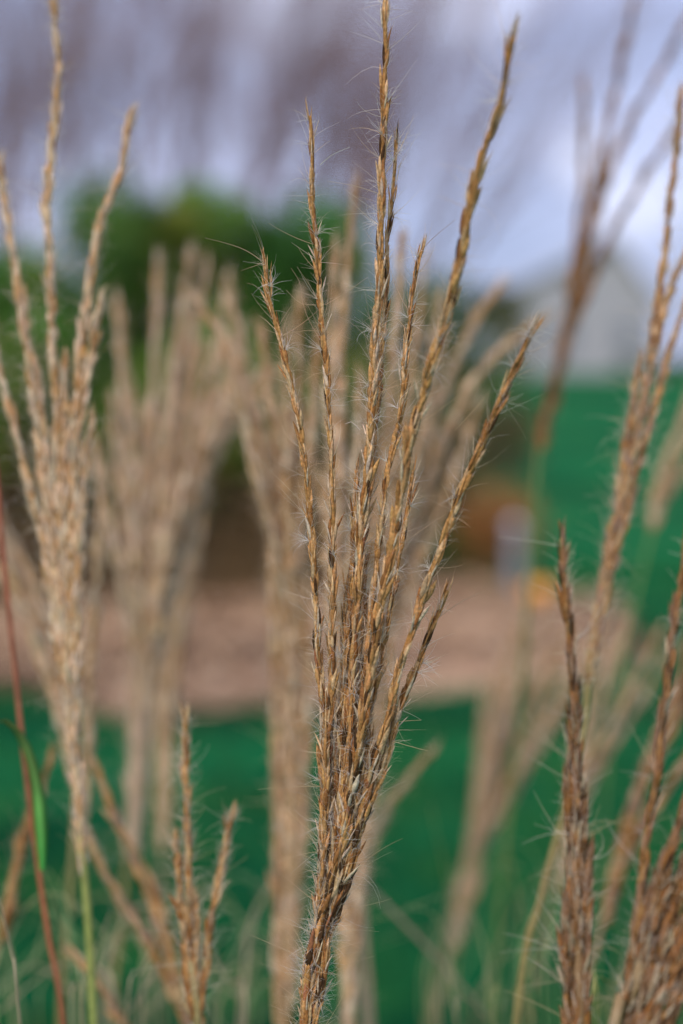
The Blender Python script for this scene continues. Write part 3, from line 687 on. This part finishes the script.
# ---- lower left
random.seed(118); d = 0.53
h = stalk('thin reddish brown bare stalk at the left edge with a green leaf', (66,1080,d))
_, sp = culm(h, [(-30,300,d),(-8,430,d),(2,540,d),(10,620,d),(18,700,d),(27,780,d),(40,880,d),(52,960,d),(68,1080,d)], .00095, (.34,.11,.06), (.36,.20,.08)); low_leaves(h, sp, 2, 22)
leaf(h, [P(42,870,d-.003), P(41,830,d-.004), P(36,780,d-.006), P(24,742,d-.012), P(8,722,d-.02), P(-8,722,d-.03)], .0024, (.05,.34,.05), (.20,.22,.06), 'bright green leaf curling to the left')
random.seed(119); d = 0.593
h = stalk('brown spike at the far left bottom leaning right across the red stalk', (-30,1080,d))
_, sp = culm(h, [(6,900,d),(-5,960,d),(-22,1060,d)], .0012); low_leaves(h, sp, 2, 23)
multi(h, [[(52,755),(42,790),(28,825),(14,880),(4,940)],[(34,800),(20,850),(8,920)]], (5,930), d, 1.2, 2.5, [GOLD]*3+[BRN]*3+[TAN]*2, 1)
random.seed(120); d = 0.5
h = stalk('blurred brown seed head at lower left with an upright spike and a shorter right one', (200,1080,d))
_, sp = culm(h, [(192,960,d),(196,1010,d),(200,1080,d)], .0014); low_leaves(h, sp, 2, 24)
multi(h, [[(186,718),(186,780),(188,850),(190,920),(194,1010)],[(233,815),(222,860),(212,920),(204,980),(198,1050)],[(176,840),(182,920),(192,1020)],[(196,900),(196,960),(198,1050)]], (196,1020), d, 1.2, 2.8, [GOLD]*3+[BRN]*3+[TAN]*4, 2)
random.seed(121); d = 0.593
h = stalk('blurred tan spikes sloping down to the right, at lower left behind the upright brown spike', (205,1080,d))
_, sp = culm(h, [(180,985,d),(190,1030,d),(205,1090,d)], .0013); low_leaves(h, sp, 2, 25)
multi(h, [[(96,770),(112,810),(135,860),(158,920),(178,990)],[(84,830),(104,870),(130,915),(155,955),(182,1010)],[(150,880),(166,930),(176,980),(190,1040)],[(75,955),(100,985),(128,1030)]], (190,1030), d, 1.35, 3, [TAN]*4+[GOLD]*2+[(.45,.29,.2)]*3, 1, hair_r=1.5)

# ---- loose leaf tufts whose blades arch through the lower frame
def tuft(label, gx, gy, blades):
    root = empty('leaf_tuft', (gx, gy, 0)); tag(root, label, 'grass leaves', 'leaf tufts of the plume grass')
    for (pix, wd, c1, c2) in blades:
        pts = [P(*q) for q in pix]; g = Vector((gx,gy,0)) + Vector((random.uniform(-.03,.03), random.uniform(-.03,.03), 0))
        leaf(root, [g, g.lerp(pts[0], .5)+Vector((0,0,.08))]+pts, wd, c1, c2)
GL=(.16,.29,.11); GY=(.32,.33,.16); BE=(.46,.36,.24)
random.seed(130)
tuft('dry beige blades arching down at bottom centre, right of the central seed head', .10, .85, [
  ([(345,870,.75),(372,892,.74),(420,940,.72),(485,1015,.70),(520,1070,.69)], .0042, BE, BE),
  ([(300,930,.78),(350,960,.76),(378,1030,.74)], .003, GL, GL)])
lft = []
for k in range(30):
    u = random.uniform(-40,260); v = random.uniform(880,1000); s = random.choice([-1,1]); dd = random.uniform(.6,.9)
    lft.append(([(u,1060,dd),(u+s*15,v,dd),(u+s*60,v-random.uniform(0,40),dd-.01),(u+s*130,v+random.uniform(10,90),dd-.03)], random.uniform(.0013,.0042), random.choice([GL,GL,GY]), random.choice([GL,GY,BE])))
for k in range(16):
    u = random.uniform(-30,250); v = random.uniform(840,990); dd = random.uniform(.5,.8); w_ = random.uniform(-90,90)
    lft.append(([(u,1060,dd),(u+w_*.3,(v+1060)/2,dd),(u+w_,v,dd-.01)], random.uniform(.0006,.0014), random.choice([BE,GY,GL]), random.choice([BE,GY])))
tuft('grey green blurred blades arching through the bottom left corner', -.14, .85, lft)
rt = []
for k in range(18):
    u = random.uniform(400,700); v = random.uniform(900,1000); s = random.choice([-1,1]); dd = random.uniform(.6,.95)
    rt.append(([(u,1060,dd),(u+s*10,v,dd),(u+s*35,v-60,dd-.01),(u+s*90,v-50,dd-.03)], random.uniform(.0009,.0028), random.choice([GL,GY]), random.choice([GL,GY])))
rt.append(([(478,1060,.9),(492,980,.9),(515,910,.89),(545,870,.88),(565,855,.87)], .0035, (.30,.24,.10), (.34,.22,.12)))
for k in range(14):
    u = random.uniform(420,690); v = random.uniform(800,980); dd = random.uniform(.5,.85); w_ = random.uniform(-40,110)
    rt.append(([(u,1060,dd),(u+w_*.3,(v+1060)/2,dd),(u+w_,v,dd-.01)], random.uniform(.0006,.0014), random.choice([(.32,.34,.08),GY,GL]), random.choice([BE,(.34,.32,.10)])))
tuft('thin green and yellowish blades at the bottom right, between the blurred stalks', .20, .90, rt)

for o in bpy.data.objects:
    if '_o' in o: del o['_o']
